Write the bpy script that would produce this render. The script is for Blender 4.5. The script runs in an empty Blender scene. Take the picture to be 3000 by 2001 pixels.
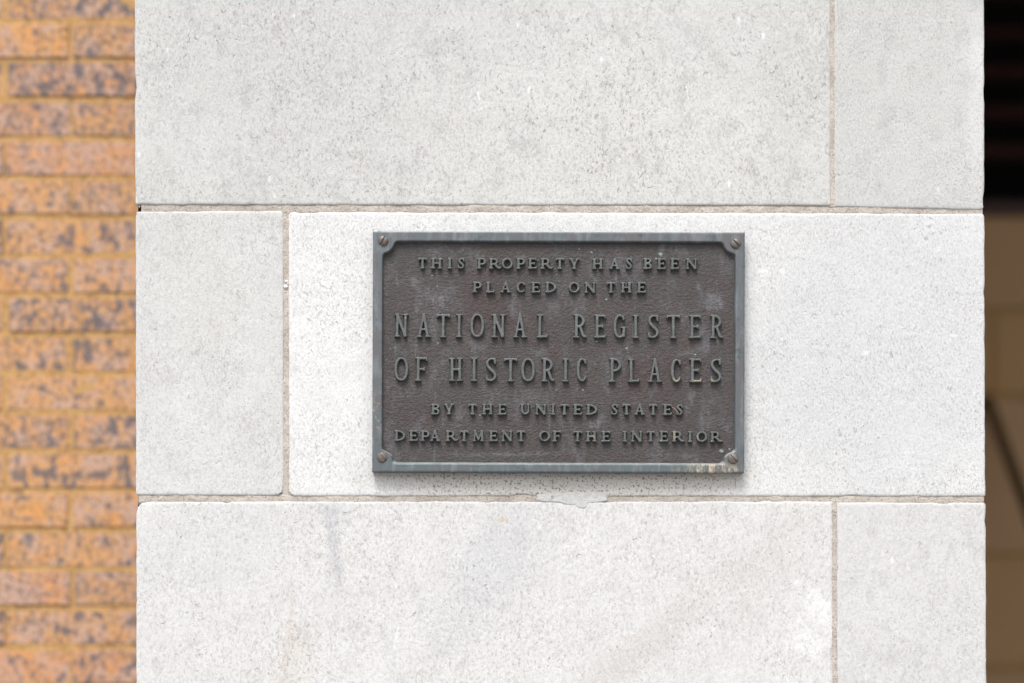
import bpy, math, random
import numpy as np
from mathutils import Vector, Matrix, noise as mnoise

random.seed(7)
R = math.radians
scn = bpy.context.scene
col = scn.collection

# ------------------------------------------------------------------ camera
EYE = 1.54          # camera height
DIST = 3.0          # metres from the lens to the face of the pier
K = 0.457 / (855 * 3000 / 2351)   # metres per photo pixel on the face of the pier
RISE = 0.76         # height of the picture centre above the lens (shifted lens, camera level)
cam_d = bpy.data.cameras.new("camera")
cam = bpy.data.objects.new("camera", cam_d)
col.objects.link(cam)
cam.location = (0, -DIST, EYE)
cam.rotation_euler = (R(90), 0, 0)
cam_d.sensor_width = 36
cam_d.lens = 36 * DIST / (3000 * K)
cam_d.shift_y = RISE / (3000 * K)
cam_d.clip_start = 0.05
cam_d.clip_end = 2000
cam_d.dof.use_dof = True
cam_d.dof.focus_distance = DIST - 0.008
cam_d.dof.aperture_fstop = 1.8
cam_d.dof.aperture_blades = 0
scn.camera = cam


def P(px, py, y=0.0):
    """photo pixel (3000 x 2001) at depth y behind the pier face -> world point"""
    s = (DIST + y) / DIST
    return Vector(((px - 1500) * K * s, y, EYE + (RISE + (1000.5 - py) * K) * s))


def Q(px, py, y=0.0):            # same for the 2351-wide working copy
    return P(px * 3000 / 2351, py * 3000 / 2351, y)


# ------------------------------------------------------------------ world, sun
SUN_EL, SUN_AZ = 60, 18          # the sun veiled by cloud: high, in front of the wall, a little to the left
w = bpy.data.worlds.new("World")
scn.world = w
w.use_nodes = True
wn = w.node_tree
sky = wn.nodes.new("ShaderNodeTexSky")
sky.sky_type = 'NISHITA'
sky.sun_disc = False
sky.sun_elevation = R(SUN_EL)
sky.sun_rotation = R(180 + SUN_AZ)
sky.dust_density = 3.0
sky.air_density = 1.0
hs = wn.nodes.new("ShaderNodeHueSaturation")
hs.inputs['Saturation'].default_value = 0.25      # cloud cover
wn.links.new(sky.outputs[0], hs.inputs['Color'])
wn.links.new(hs.outputs[0], wn.nodes['Background'].inputs[0])
wn.nodes['Background'].inputs[1].default_value = 0.13
sd = bpy.data.lights.new("sun", 'SUN')
sd.energy = 1.35
sd.angle = R(24)
sd.color = (1.0, 0.97, 0.93)
sun = bpy.data.objects.new("sun", sd)
col.objects.link(sun)
dirv = Vector((-math.sin(R(SUN_AZ)) * math.cos(R(SUN_EL)), -math.cos(R(SUN_AZ)) * math.cos(R(SUN_EL)), math.sin(R(SUN_EL))))
sun.rotation_euler = dirv.to_track_quat('Z', 'Y').to_euler()
sun.location = (-2, -4, 6)
scn.view_settings.view_transform = 'Standard'
scn.view_settings.look = 'None'
scn.view_settings.gamma = 1
scn.view_settings.use_curve_mapping = False
scn.view_settings.exposure = 1.27
scn.cycles.use_denoising = True


# ------------------------------------------------------------------ node helpers
class NT:
    def __init__(s, name, rough=0.9, metallic=0.0, spec=0.3):
        s.m = bpy.data.materials.new(name)
        s.m.use_nodes = True
        s.t = s.m.node_tree
        s.b = s.t.nodes['Principled BSDF']
        s.b.inputs['Roughness'].default_value = rough
        s.b.inputs['Metallic'].default_value = metallic
        s.b.inputs['Specular IOR Level'].default_value = spec
        s.pos = s.t.nodes.new('ShaderNodeNewGeometry').outputs['Position']

    def n(s, t, **kw):
        nd = s.t.nodes.new(t)
        for k, v in kw.items():
            setattr(nd, k, v)
        return nd

    def put(s, sock, v):
        if isinstance(v, bpy.types.NodeSocket):
            s.t.links.new(v, sock)
        else:
            sock.default_value = v

    def math(s, op, a, b=0.0, clamp=False):
        nd = s.n('ShaderNodeMath', operation=op, use_clamp=clamp)
        s.put(nd.inputs[0], a); s.put(nd.inputs[1], b)
        return nd.outputs[0]

    def mapping(s, vec, loc=(0, 0, 0), rot=(0, 0, 0), scale=(1, 1, 1)):
        nd = s.n('ShaderNodeMapping')
        s.put(nd.inputs[0], vec)
        nd.inputs[1].default_value = loc; nd.inputs[2].default_value = rot; nd.inputs[3].default_value = scale
        return nd.outputs[0]

    def noise(s, scale, detail=3, rough=0.55, vec=None, dist=0.0):
        nd = s.n('ShaderNodeTexNoise')
        s.put(nd.inputs['Vector'], vec if vec is not None else s.pos)
        nd.inputs['Scale'].default_value = scale
        nd.inputs['Detail'].default_value = detail
        nd.inputs['Roughness'].default_value = rough
        nd.inputs['Distortion'].default_value = dist
        return nd.outputs[0]

    def voro(s, scale, vec=None, feature='F1', rand=1.0):
        nd = s.n('ShaderNodeTexVoronoi', feature=feature)
        s.put(nd.inputs['Vector'], vec if vec is not None else s.pos)
        nd.inputs['Scale'].default_value = scale
        nd.inputs['Randomness'].default_value = rand
        return nd.outputs[0]

    def ramp(s, v, a, b, lo=0.0, hi=1.0, smooth=True):
        nd = s.n('ShaderNodeMapRange', interpolation_type='SMOOTHSTEP' if smooth else 'LINEAR')
        s.put(nd.inputs[0], v)
        for i, x in enumerate((a, b, lo, hi)):
            nd.inputs[i + 1].default_value = x
        return nd.outputs[0]

    def mix(s, f, a, b, mode='MIX'):
        nd = s.n('ShaderNodeMix', data_type='RGBA', blend_type=mode)
        s.put(nd.inputs[0], f)
        for i, x in ((6, a), (7, b)):
            s.put(nd.inputs[i], x if isinstance(x, bpy.types.NodeSocket) else (*x, 1.0)[:4])
        return nd.outputs[2]

    def blotch(s, c, rx, rz, ang=0.0, warp=0.5, wscale=30, lo=0.35, hi=1.3):
        """soft-edged uneven colour patch centred on world point c in the wall plane"""
        v = s.n('ShaderNodeVectorMath', operation='SUBTRACT')
        s.put(v.inputs[0], s.pos); v.inputs[1].default_value = tuple(c)
        v = s.mapping(v.outputs[0], rot=(0, R(ang), 0), scale=(1, 0, 1))
        v = s.mapping(v, scale=(1 / rx, 0, 1 / rz))
        ln = s.n('ShaderNodeVectorMath', operation='LENGTH')
        s.put(ln.inputs[0], v)
        nn = s.noise(wscale, 4, 0.6)
        d = s.math('ADD', ln.outputs['Value'], s.math('MULTIPLY', s.math('SUBTRACT', nn, 0.5), warp * 2))
        return s.ramp(d, lo, hi, 1.0, 0.0)

    def bump(s, h, strength=1.0, dist=0.001, prev=None):
        nd = s.n('ShaderNodeBump')
        nd.inputs['Strength'].default_value = strength
        nd.inputs['Distance'].default_value = dist
        s.put(nd.inputs['Height'], h)
        if prev is not None:
            s.put(nd.inputs['Normal'], prev)
        return nd.outputs[0]

    def done(s, c, nrm=None, rough=None):
        s.put(s.b.inputs['Base Color'], c if isinstance(c, bpy.types.NodeSocket) else (*c, 1.0)[:4])
        if nrm is not None:
            s.put(s.b.inputs['Normal'], nrm)
        if rough is not None:
            s.put(s.b.inputs['Roughness'], rough)
        return s.m


# ------------------------------------------------------------------ materials
def limestone(name, base, grain=0.10, speck=0.5, pits=0.35, tint=(0.40, 0.37, 0.36), gscale=330, seed=0.0,
              stains=(), dirt=None, chips=0.4, big=0.08, mott=0.35):
    t = NT(name, rough=0.92, spec=0.2)
    off = t.mapping(t.pos, loc=(seed, seed * 0.37, seed * 1.7))
    slant = t.mapping(off, rot=(0, R(35), 0), scale=(1.0, 1.0, 0.62))
    c = base
    lg = t.noise(2.6, 5, 0.6, off)
    c = t.mix(t.ramp(lg, 0.35, 0.68), c, tuple(x * (1 - big) for x in base))
    md = t.noise(22, 5, 0.65, off)
    c = t.mix(t.ramp(md, 0.38, 0.66), c, tuple(x * (0.955) for x in base), 'MIX') if False else t.mix(
        t.math('MULTIPLY', t.ramp(md, 0.38, 0.66), 0.5), c, tuple(x * y for x, y in zip(base, (0.90, 0.895, 0.885))))
    for (cc, rx, rz, ang, colr, amt, warp, ws) in stains:
        if colr is not WHITE:
            c = t.mix(t.math('MULTIPLY', t.blotch(cc, rx, rz, ang, warp, ws), amt), c, colr)
    m2 = t.noise(55, 5, 0.7, slant)
    c = t.mix(t.math('MULTIPLY', t.ramp(m2, 0.50, 0.34), mott), c, tuple(x * 0.70 for x in base))
    g = t.noise(gscale, 4, 0.8, slant)
    gf = t.noise(gscale * 2.3, 2, 0.7, slant)
    patch = t.ramp(t.noise(7, 5, 0.65, off), 0.30, 0.68, 0.55, 1.35)
    gd = t.ramp(g, 0.50, 0.36)
    c = t.mix(t.math('MULTIPLY', t.math('MULTIPLY', gd, grain * 4.6), patch, True), c, tuple(x * 0.60 for x in tint), 'MIX')
    c = t.mix(t.math('MULTIPLY', t.math('MULTIPLY', t.ramp(gf, 0.46, 0.34), grain * 3.6), patch, True), c, tuple(x * 0.66 for x in tint), 'MIX')
    gl = t.ramp(g, 0.54, 0.68)
    c = t.mix(t.math('MULTIPLY', gl, 0.42), c, tuple(min(0.62, x * 1.2) for x in base))
    # open pores, in drifts
    v = t.noise(290, 2, 0.5, t.mapping(slant, loc=(5, 0, 2)), 0.4)
    vm = t.math('MULTIPLY', t.ramp(v, 0.62, 0.71), t.ramp(t.noise(9, 4, 0.7, off), 0.36, 0.62))
    c = t.mix(t.math('MULTIPLY', vm, speck), c, tuple(x * 0.42 for x in tint))
    v2 = t.noise(150, 3, 0.6, t.mapping(off, loc=(1, 0, 8), rot=(0, R(-20), 0), scale=(1, 1, 0.8)), 0.5)
    vm2 = t.math('MULTIPLY', t.ramp(v2, 0.665, 0.73), t.ramp(t.noise(31, 3, 0.6, off), 0.42, 0.6))
    c = t.mix(t.math('MULTIPLY', vm2, pits), c, tuple(x * 0.50 for x in tint))
    # pale shell fragments
    wv = t.voro(46, t.mapping(off, rot=(0, R(50), 0), scale=(1.0, 1.0, 0.42)))
    ch = t.math('MULTIPLY', t.ramp(wv, 0.13, 0.06), t.ramp(t.noise(17, 3, 0.6, off), 0.52, 0.6))
    c = t.mix(t.math('MULTIPLY', ch, chips), c, (0.64, 0.64, 0.635))
    for (cc, rx, rz, ang, colr, amt, warp, ws) in stains:
        if colr is WHITE:
            am = t.math('MULTIPLY', t.blotch(cc, rx, rz, ang, warp, ws), amt)
            am = t.math('MULTIPLY', am, t.ramp(t.noise(150, 4, 0.75, off), 0.42, 0.54, 0.1, 1.0))
            c = t.mix(am, c, colr)
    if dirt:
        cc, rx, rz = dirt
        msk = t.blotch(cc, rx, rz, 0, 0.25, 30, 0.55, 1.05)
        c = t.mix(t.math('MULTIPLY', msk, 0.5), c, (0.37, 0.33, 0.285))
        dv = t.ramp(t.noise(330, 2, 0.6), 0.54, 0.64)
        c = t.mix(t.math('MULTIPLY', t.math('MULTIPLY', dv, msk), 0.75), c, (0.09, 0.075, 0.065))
    h = t.math('ADD', g, t.math('MULTIPLY', vm, -0.35))
    h = t.math('ADD', h, t.math('MULTIPLY', vm2, -0.8))
    h = t.math('ADD', h, t.math('MULTIPLY', ch, 0.25))
    b = t.bump(h, 0.75, 0.0012)
    b = t.bump(md, 0.5, 0.003, b)
    return t.done(c, b)


ST = limestone
WHITE = (0.60, 0.60, 0.60)
m_top_long = ST('limestone_upper', (0.452, 0.453, 0.442), 0.105, 0.55, 0.25, seed=1.3, chips=0.5, mott=0.5, stains=[
    (P(980, 200), .28, .17, 20, (0.40, 0.40, 0.395), .35, .8, 7), (P(1900, 420), .30, .10, -6, (0.47, 0.47, 0.455), .4, .8, 8),
    (P(2330, 250), .05, .30, 0, (0.40, 0.40, 0.385), .35, .6, 12),
    (P(2013, 268), .0012, .010, 12, WHITE, .9, .1, 40), (P(1402, 278), .0012, .010, 10, WHITE, .8, .1, 40),
    (P(1408, 318), .011, .0012, 20, WHITE, .7, .1, 40)])
m_top_short = ST('limestone_upper_end', (0.440, 0.442, 0.433), 0.10, 0.30, 0.12, seed=4.1, gscale=420, chips=0.4, stains=[
    (P(2862, 280), .012, .12, 0, (0.50, 0.50, 0.495), .7, .6, 30), (P(2560, 150), .09, .12, 10, (0.40, 0.40, 0.385), .3, .8, 10)])
m_mid_short = ST('limestone_pale_end', (0.475, 0.475, 0.467), 0.10, 0.16, 0.10, seed=8.8, gscale=400, chips=0.2, stains=[
    (P(560, 800), .06, .14, 15, (0.43, 0.43, 0.405), .35, .8, 10)])
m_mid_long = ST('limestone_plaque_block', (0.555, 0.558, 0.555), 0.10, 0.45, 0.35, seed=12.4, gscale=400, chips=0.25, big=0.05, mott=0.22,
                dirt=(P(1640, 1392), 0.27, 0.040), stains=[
    (P(2560, 1000), .22, .26, 10, (0.455, 0.457, 0.462), .85, .5, 6),  # darker right part: vignette falloff painted into the stone colour
    (P(2596, 732), .007, .004, 25, WHITE, .6, .4, 90), (P(2240, 792), .009, .003, 10, WHITE, .6, .4, 90),
    (P(2292, 795), .006, .003, -20, WHITE, .6, .4, 90), (P(2536, 1033), .007, .003, 0, WHITE, .6, .4, 90),
    (P(2795, 983), .006, .002, 0, WHITE, .6, .4, 90), (P(2660, 1325), .012, .002, 4, WHITE, .6, .4, 90),
    (P(1985, 1330), .010, .004, 4, (0.44, 0.44, 0.44), .5, .4, 60)])
m_low_long = ST('limestone_veined', (0.505, 0.502, 0.496), 0.095, 0.34, 0.55, tint=(0.44, 0.40, 0.385), seed=17.2, gscale=300,
                chips=0.5, big=0.03, stains=[
    (P(978, 1590), .009, .060, 6, (0.37, 0.373, 0.385), .7, .9, 30), (P(985, 1500), .03, .02, -35, (0.42, 0.425, 0.44), .6, .5, 18),
    (P(620, 1600), .12, .05, 20, (0.43, 0.435, 0.445), .5, .8, 10),
    (P(1430, 1690), .12, .045, 55, (0.42, 0.425, 0.437), .6, .9, 16),
    (P(1540, 1560), .06, .05, 45, (0.435, 0.435, 0.445), .45, .7, 14),
    (P(1960, 1830), .18, .028, 40, (0.43, 0.415, 0.402), .5, 1.3, 26), (P(2260, 1640), .10, .04, 55, (0.43, 0.415, 0.405), .4, 1.2, 26), (P(1840, 1930), .12, .02, 35, (0.43, 0.41, 0.395), .45, 1.2, 26),
    (P(860, 1940), .03, .05, -15, (0.47, 0.435, 0.39), .4, .8, 16), (P(845, 1860), .004, .06, -6, (0.44, 0.39, 0.33), .4, .5, 50),
    (P(1472, 1523), .009, .003, 10, (0.46, 0.40, 0.29), .8, .5, 70),
    (P(2400, 1775), .018, .045, 35, WHITE, .5, 1.1, 45), (P(2370, 1880), .020, .030, 20, WHITE, .5, 1.0, 60),
    (P(1340, 1625), .006, .005, 0, WHITE, .9, .5, 90), (P(1160, 1870), .002, .018, -12, WHITE, .8, .3, 60)])
m_low_short = ST('limestone_lower_end', (0.476, 0.473, 0.470), 0.085, 0.20, 0.15, tint=(0.42, 0.39, 0.38), seed=23.0,
                 gscale=330, chips=0.45, big=0.04)

t = NT('sandy_mortar', rough=0.95, spec=0.15)
g = t.noise(420, 3, 0.7)
c = t.mix(t.ramp(t.noise(35, 4, 0.6), 0.35, 0.65), (0.44, 0.40, 0.355), (0.35, 0.31, 0.27))
c = t.mix(t.math('MULTIPLY', t.ramp(g, 0.50, 0.34), .7), c, (0.21, 0.17, 0.14))
c = t.mix(t.math('MULTIPLY', t.ramp(t.noise(60, 2), 0.60, 0.70), 0.7), c, (0.45, 0.41, 0.37))
c = t.mix(t.math('MULTIPLY', t.ramp(t.voro(120), 0.10, 0.05), 0.9), c, (0.03, 0.022, 0.016))
m_mortar = t.done(c, t.bump(g, 0.9, 0.0022))

t = NT('grey_filler', rough=0.95, spec=0.15)
g = t.noise(160, 4, 0.65, dist=0.6)
c = t.mix(t.ramp(g, 0.4, 0.65), (0.43, 0.43, 0.42), (0.38, 0.382, 0.372))
c = t.mix(t.math('MULTIPLY', t.ramp(t.noise(90, 2), 0.63, 0.7), 0.6), c, (0.2, 0.185, 0.165))
m_filler = t.done(c, t.bump(g, 0.9, 0.002))

t = NT('pale_crumb', rough=0.95, spec=0.1)
m_crumb = t.done((0.58, 0.58, 0.57))

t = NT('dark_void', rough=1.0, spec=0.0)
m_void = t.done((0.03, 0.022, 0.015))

# bricks: tan to rose body with iron spots
t = NT('iron_spot_brick', rough=0.8, spec=0.25)
oi = t.n('ShaderNodeObjectInfo').outputs['Random']
off = t.n('ShaderNodeVectorMath', operation='ADD')
t.put(off.inputs[0], t.pos)
cmb = t.n('ShaderNodeCombineXYZ')
t.put(cmb.inputs[0], t.math('MULTIPLY', oi, 37.0)); t.put(cmb.inputs[2], t.math('MULTIPLY', oi, 91.0))
t.put(off.inputs[1], cmb.outputs[0])
o = off.outputs[0]
ORANGE, ROSE, TAN, BUFF = (0.46, 0.240, 0.095), (0.42, 0.220, 0.120), (0.45, 0.245, 0.112), (0.40, 0.265, 0.205)
c = t.mix(t.ramp(oi, 0.1, 0.45), ORANGE, TAN)
c = t.mix(t.ramp(oi, 0.5, 0.75), c, ROSE)
c = t.mix(t.math('MULTIPLY', t.ramp(t.noise(26, 5, 0.7, o), 0.42, 0.60), 0.85), c, BUFF)
c = t.mix(t.math('MULTIPLY', t.ramp(t.noise(30, 3, 0.6, o), 0.50, 0.64), 0.6), c, (0.52, 0.235, 0.070))
sl = t.mapping(o, rot=(0, R(-28), 0), scale=(1.0, 1.0, 0.72))
s1 = t.noise(120, 3, 0.66, sl)
s2 = t.noise(62, 3, 0.62, sl)
c = t.mix(t.math('MULTIPLY', t.ramp(t.math('ADD', s1, t.ramp(t.math('FRACT', t.math('MULTIPLY', oi, 7.3)), 0, 1, -.045, .06)), 0.52, 0.62), 0.68), c, (0.125, 0.105, 0.105))
c = t.mix(t.math('MULTIPLY', t.ramp(t.math('ADD', s2, t.ramp(t.math('FRACT', t.math('MULTIPLY', oi, 13.7)), 0, 1, -.04, .05)), 0.56, 0.64), 0.82), c, (0.080, 0.082, 0.100))
c = t.mix(t.math('MULTIPLY', t.ramp(t.noise(200, 2, 0.5, sl), 0.53, 0.64), 0.75), c, (0.10, 0.07, 0.06))
m_brick = t.done(c, t.bump(t.noise(160, 4, .6, o), 0.5, 0.0015))

t = NT('ochre_mortar', rough=0.95, spec=0.1)
c = t.mix(t.ramp(t.noise(40, 4, 0.6), 0.35, 0.65), (0.43, 0.265, 0.115), (0.36, 0.205, 0.08))
c = t.mix(t.math('MULTIPLY', t.ramp(t.noise(110, 3, 0.6), 0.52, 0.64), 0.65), c, (0.13, 0.09, 0.05))
m_brick_mortar = t.done(c, t.bump(t.noise(300, 3, 0.6), 0.6, 0.0015))

# bronze
t = NT('bronze_field', rough=0.6, metallic=0.25, spec=0.3)
wr = t.mapping(t.pos, rot=(0, R(12), 0), scale=(0.8, 1, 1.15))
n1 = t.noise(250, 4, 0.68, wr, 0.25)
n2 = t.noise(640, 3, 0.6, wr, 0.6)
c = t.mix(t.ramp(t.noise(14, 5, 0.62), 0.32, 0.66), (0.050, 0.0410, 0.0395), (0.048, 0.0435, 0.0435))
c = t.mix(t.math('MULTIPLY', t.ramp(t.noise(8, 3, 0.6, t.mapping(t.pos, loc=(3, 0, 1))), 0.52, 0.70), 0.7), c, (0.0449, 0.0299, 0.0279))
sm = t.ramp(t.noise(34, 6, 0.78, t.mapping(t.pos, loc=(.4, 0, 1.3), scale=(1.0, 1, .6))), 0.50, 0.72)
c = t.mix(t.math('MULTIPLY', sm, 0.75), c, (0.120, 0.115, 0.126))
st = t.ramp(t.noise(90, 3, 0.6, t.mapping(t.pos, scale=(1.0, 1, .16))), 0.66, 0.76)
c = t.mix(t.math('MULTIPLY', st, 0.3), c, (0.15, 0.148, 0.155))
c = t.mix(t.math('MULTIPLY', t.ramp(n1, 0.47, 0.33), 0.35), c, (0.036, 0.030, 0.028))
fray = t.ramp(t.noise(120, 5, 0.75, t.mapping(t.pos, scale=(1.0, 1, .55))), 0.40, 0.60)
for (px, py, rx, rz, ang, a) in ((1285, 878, .020, .012, -30, .6), (1225, 905, .006, .022, 0, .45), (1215, 825, .004, .010, 8, .6), (1163, 822, .002, .010, 8, .6),
                                 (1270, 965, .010, .020, 0, .3), (2085, 880, .010, .012, 0, .5), (2105, 885, .006, .010, 0, .6), (2050, 850, .003, .014, 20, .5),
                                 (1805, 810, .0014, .016, 0, .7), (1750, 810, .004, .020, -12, .4), (1940, 740, .004, .012, 0, .8), (1975, 725, .006, .008, 0, .55),
                                 (1745, 1238, .012, .008, 30, .6), (2020, 1175, .005, .018, -15, .5), (2058, 1230, .003, .028, 0, .45),
                                 (1195, 1160, .022, .0012, 3, .5), (1208, 1140, .002, .010, 10, .6), (1293, 1235, .004, .012, 8, .6), (1350, 1200, .002, .016, 0, .4),
                                 (1400, 1020, .012, .010, 0, .45), (1590, 1020, .014, .012, 0, .35), (2020, 1030, .020, .004, 10, .35), (1660, 1040, .008, .010, 0, .3),
                                 (1162, 1020, .004, .012, 0, .5), (1220, 1025, .003, .014, 0, .4), (1480, 1330, .08, .003, 1, .45), (1990, 1335, .02, .004, -2, .4)):
    c = t.mix(t.math('MULTIPLY', t.blotch(P(px, py, -.009), rx, rz, ang, 0.85, 150, 0.2, 1.4), t.math('MULTIPLY', fray, a)), c, (0.135, 0.135, 0.148))
for (px, py, r) in ((1936, 743, .0035), (1922, 757, .002), (2114, 1320, .0035), (2137, 1315, .0015), (1281, 837, .0012), (1266, 807, .0012),
                    (1708, 1142, .0016), (1629, 1142, .001), (1462, 1214, .0015), (1406, 1215, .0016), (1836, 1020, .0018), (1748, 1000, .0018),
                    (2037, 1038, .0016), (1283, 1004, .0013), (1733, 738, .0015), (1697, 729, .0012), (1776, 876, .0018), (1860, 900, .001)):
    c = t.mix(t.math('MULTIPLY', t.blotch(P(px, py, -.009), r * .75, r * .6, 0, 0.5, 300, 0.6, 1.2), .7), c, (0.25, 0.30, 0.31))
c = t.mix(t.math('MULTIPLY', t.ramp(t.voro(60), 0.05, 0.03), 0.6), c, (0.24, 0.25, 0.26))
h = t.math('ADD', n1, t.math('MULTIPLY', n2, 0.35))
m_field = t.done(c, t.bump(h, 1.0, 0.0019), t.ramp(sm, 0, 1, 0.5, 0.68))

t = NT('bronze_border', rough=0.5, metallic=0.25, spec=0.45)
z_lo, z_hi = P(0, 1400).z, P(0, 1290).z
sep = t.n('ShaderNodeSeparateXYZ'); t.put(sep.inputs[0], t.pos)
brown, blue = (0.080, 0.077, 0.082), (0.070, 0.088, 0.094)
low = t.ramp(sep.outputs[2], z_lo + .03, z_hi + .05, 1.0, 0.0)
f = t.math('ADD', t.math('MULTIPLY', t.ramp(t.noise(30, 6, 0.75), 0.42, 0.62), .85), t.math('MULTIPLY', low, 0.5), True)
c = t.mix(f, brown, blue)
vs = t.noise(130, 4, 0.65, t.mapping(t.pos, scale=(1.0, 1, .22)))
c = t.mix(t.math('MULTIPLY', t.ramp(vs, 0.48, 0.68), 0.6), c, (0.14, 0.155, 0.165))
c = t.mix(t.math('MULTIPLY', t.ramp(t.noise(60, 5, .75), 0.56, 0.68), 0.7), c, (0.040, 0.043, 0.045))
c = t.mix(t.math('MULTIPLY', t.ramp(t.noise(48, 5, .7, t.mapping(t.pos, loc=(2, 0, 5))), 0.57, 0.70), 0.45), c, (0.125, 0.16, 0.18))
gold = t.math('MULTIPLY', t.blotch(P(2090, 1375, -.013), .042, .0095, 0, 0.35, 60, 0.5, 1.15),
              t.ramp(t.noise(260, 4, 0.75, t.mapping(t.pos, scale=(1.0, 1, .35))), 0.40, 0.66))
c = t.mix(t.math('MULTIPLY', gold, .9), c, (0.42, 0.335, 0.23))
gold2 = t.math('MULTIPLY', t.blotch(P(1103, 1230, -.013), .006, .035, 0, 0.5, 60), t.ramp(t.noise(260, 3, 0.6), 0.60, 0.68))
c = t.mix(t.math('MULTIPLY', gold2, .7), c, (0.34, 0.22, 0.13))
m_border = t.done(c, t.bump(t.noise(180, 4, 0.6), 0.25, 0.0008), 0.48)

t = NT('bronze_cove_skylit', rough=0.55, metallic=0.2, spec=0.4)  # paler bronze: sky light on the lower slope painted in, with mineral patina
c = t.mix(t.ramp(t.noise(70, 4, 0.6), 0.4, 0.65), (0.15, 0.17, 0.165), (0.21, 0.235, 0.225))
m_cove_skylit = t.done(c)

t = NT('bronze_letter', rough=0.5, metallic=0.25, spec=0.45)
c = t.mix(t.ramp(t.noise(120, 4, 0.65), 0.36, 0.66), (0.0651, 0.0704, 0.0678), (0.0862, 0.0950, 0.0924))
c = t.mix(t.math('MULTIPLY', t.ramp(t.noise(260, 3, .6), 0.62, 0.70), 0.45), c, (0.20, 0.25, 0.25))
for (px, py, rx, rz) in ((2045, 1115, .010, .0025), (2085, 1117, .004, .003), (1981, 1113, .006, .003), (2048, 1283, .003, .004), (1976, 1276, .003, .006),
                         (1733, 1281, .004, .005)):
    c = t.mix(t.math('MULTIPLY', t.blotch(P(px, py, -.012), rx, rz, 0, .6, 250, .5, 1.2), .45), c, (0.30, 0.25, 0.18))
m_letter = t.done(c, t.bump(t.noise(420, 3, 0.6), 0.5, 0.0006))

t = NT('brass_screw', rough=0.5, metallic=0.3, spec=0.4)
c = t.mix(t.ramp(t.noise(170, 3, 0.6), 0.36, 0.64), (0.125, 0.108, 0.097), (0.080, 0.072, 0.068))
c = t.mix(t.math('MULTIPLY', t.ramp(t.noise(210, 2, 0.6, t.mapping(t.pos, loc=(1, 0, 0))), 0.56, 0.66), .7), c, (0.16, 0.085, 0.04))
m_screw = t.done(c, t.bump(t.noise(500, 3, .6), .4, .0006))

t = NT('dry_straw', rough=0.7)
m_straw = t.done((0.42, 0.28, 0.19))

# porch beyond
t = NT('tan_limestone', rough=0.9, spec=0.2)
oi = t.n('ShaderNodeObjectInfo').outputs['Random']
c = t.mix(oi, (0.33, 0.19, 0.080), (0.31, 0.195, 0.110))
c = t.mix(t.math('MULTIPLY', t.ramp(t.noise(6, 4, 0.6), 0.4, 0.65), .6), c, (0.29, 0.19, 0.105))
m_tan = t.done(c, t.bump(t.noise(200, 3, 0.6), 0.6, 0.002))
t = NT('tan_mortar', rough=0.95, spec=0.1)
m_tan_mortar = t.done(t.mix(t.noise(30, 3), (0.25, 0.155, 0.05), (0.28, 0.175, 0.065)))
t = NT('red_brown_paint', rough=0.6, spec=0.3)
m_redpaint = t.done(t.mix(t.noise(20, 3), (0.028, 0.009, 0.008), (0.036, 0.012, 0.010)))
t = NT('unlit_interior', rough=0.9, spec=0.1)
m_dark = t.done((0.005, 0.004, 0.004))  # near-black colour stands in for the unlit depth behind the slats
t = NT('dark_glass', rough=0.15, spec=0.3)
m_glass = t.done((0.006, 0.006, 0.007))
t = NT('bronze_painted_rail', rough=0.5, spec=0.4)
m_rail = t.done(t.mix(t.noise(40, 3), (0.055, 0.035, 0.012), (0.065, 0.042, 0.015)))
t = NT('paving', rough=0.9, spec=0.2)
c = t.mix(t.ramp(t.noise(3, 5, 0.6), .35, .65), (0.30, 0.29, 0.275), (0.24, 0.235, 0.225))
c = t.mix(t.math('MULTIPLY', t.ramp(t.noise(240, 3, .6), .55, .66), .5), c, (0.14, 0.135, 0.13))
m_pave = t.done(c, t.bump(t.noise(160, 3, .6), .5, .002))
t = NT('plaster', rough=0.9, spec=0.2)
m_plaster = t.done(t.mix(t.noise(4, 4), (0.20, 0.16, 0.12), (0.16, 0.13, 0.10)))


# ------------------------------------------------------------------ mesh helpers
def link(o, parent=None):
    col.objects.link(o)
    if parent is not None:
        o.parent = parent
    return o


def mesh_obj(name, verts, faces, mat, parent=None, smooth=None):
    me = bpy.data.meshes.new(name)
    me.from_pydata([tuple(v) for v in verts], [], faces)
    me.validate()
    me.update()
    if smooth is not None:
        me.polygons.foreach_set('use_smooth', smooth if hasattr(smooth, '__len__') else [smooth] * len(me.polygons))
    for m in (mat if isinstance(mat, (list, tuple)) else [mat]):
        me.materials.append(m)
    return link(bpy.data.objects.new(name, me), parent)


def empty(name, loc, label, cat, group=None):
    o = bpy.data.objects.new(name, None)
    o.empty_display_size = 0.1
    o.location = loc
    o['label'] = label; o['category'] = cat
    if group:
        o['group'] = group
    return link(o)


def keep(o):      # parent offset: children are written in world coordinates
    p = o.parent
    o.location = tuple(-x for x in p.location) if p.parent is None else o.location
    return o


def box_data(x0, x1, y0, y1, z0, z1):
    v = [(x, y, z) for x in (x0, x1) for y in (y0, y1) for z in (z0, z1)]
    f = [(0, 1, 3, 2), (4, 6, 7, 5), (0, 4, 5, 1), (2, 3, 7, 6), (0, 2, 6, 4), (1, 5, 7, 3)]
    return v, f


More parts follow.
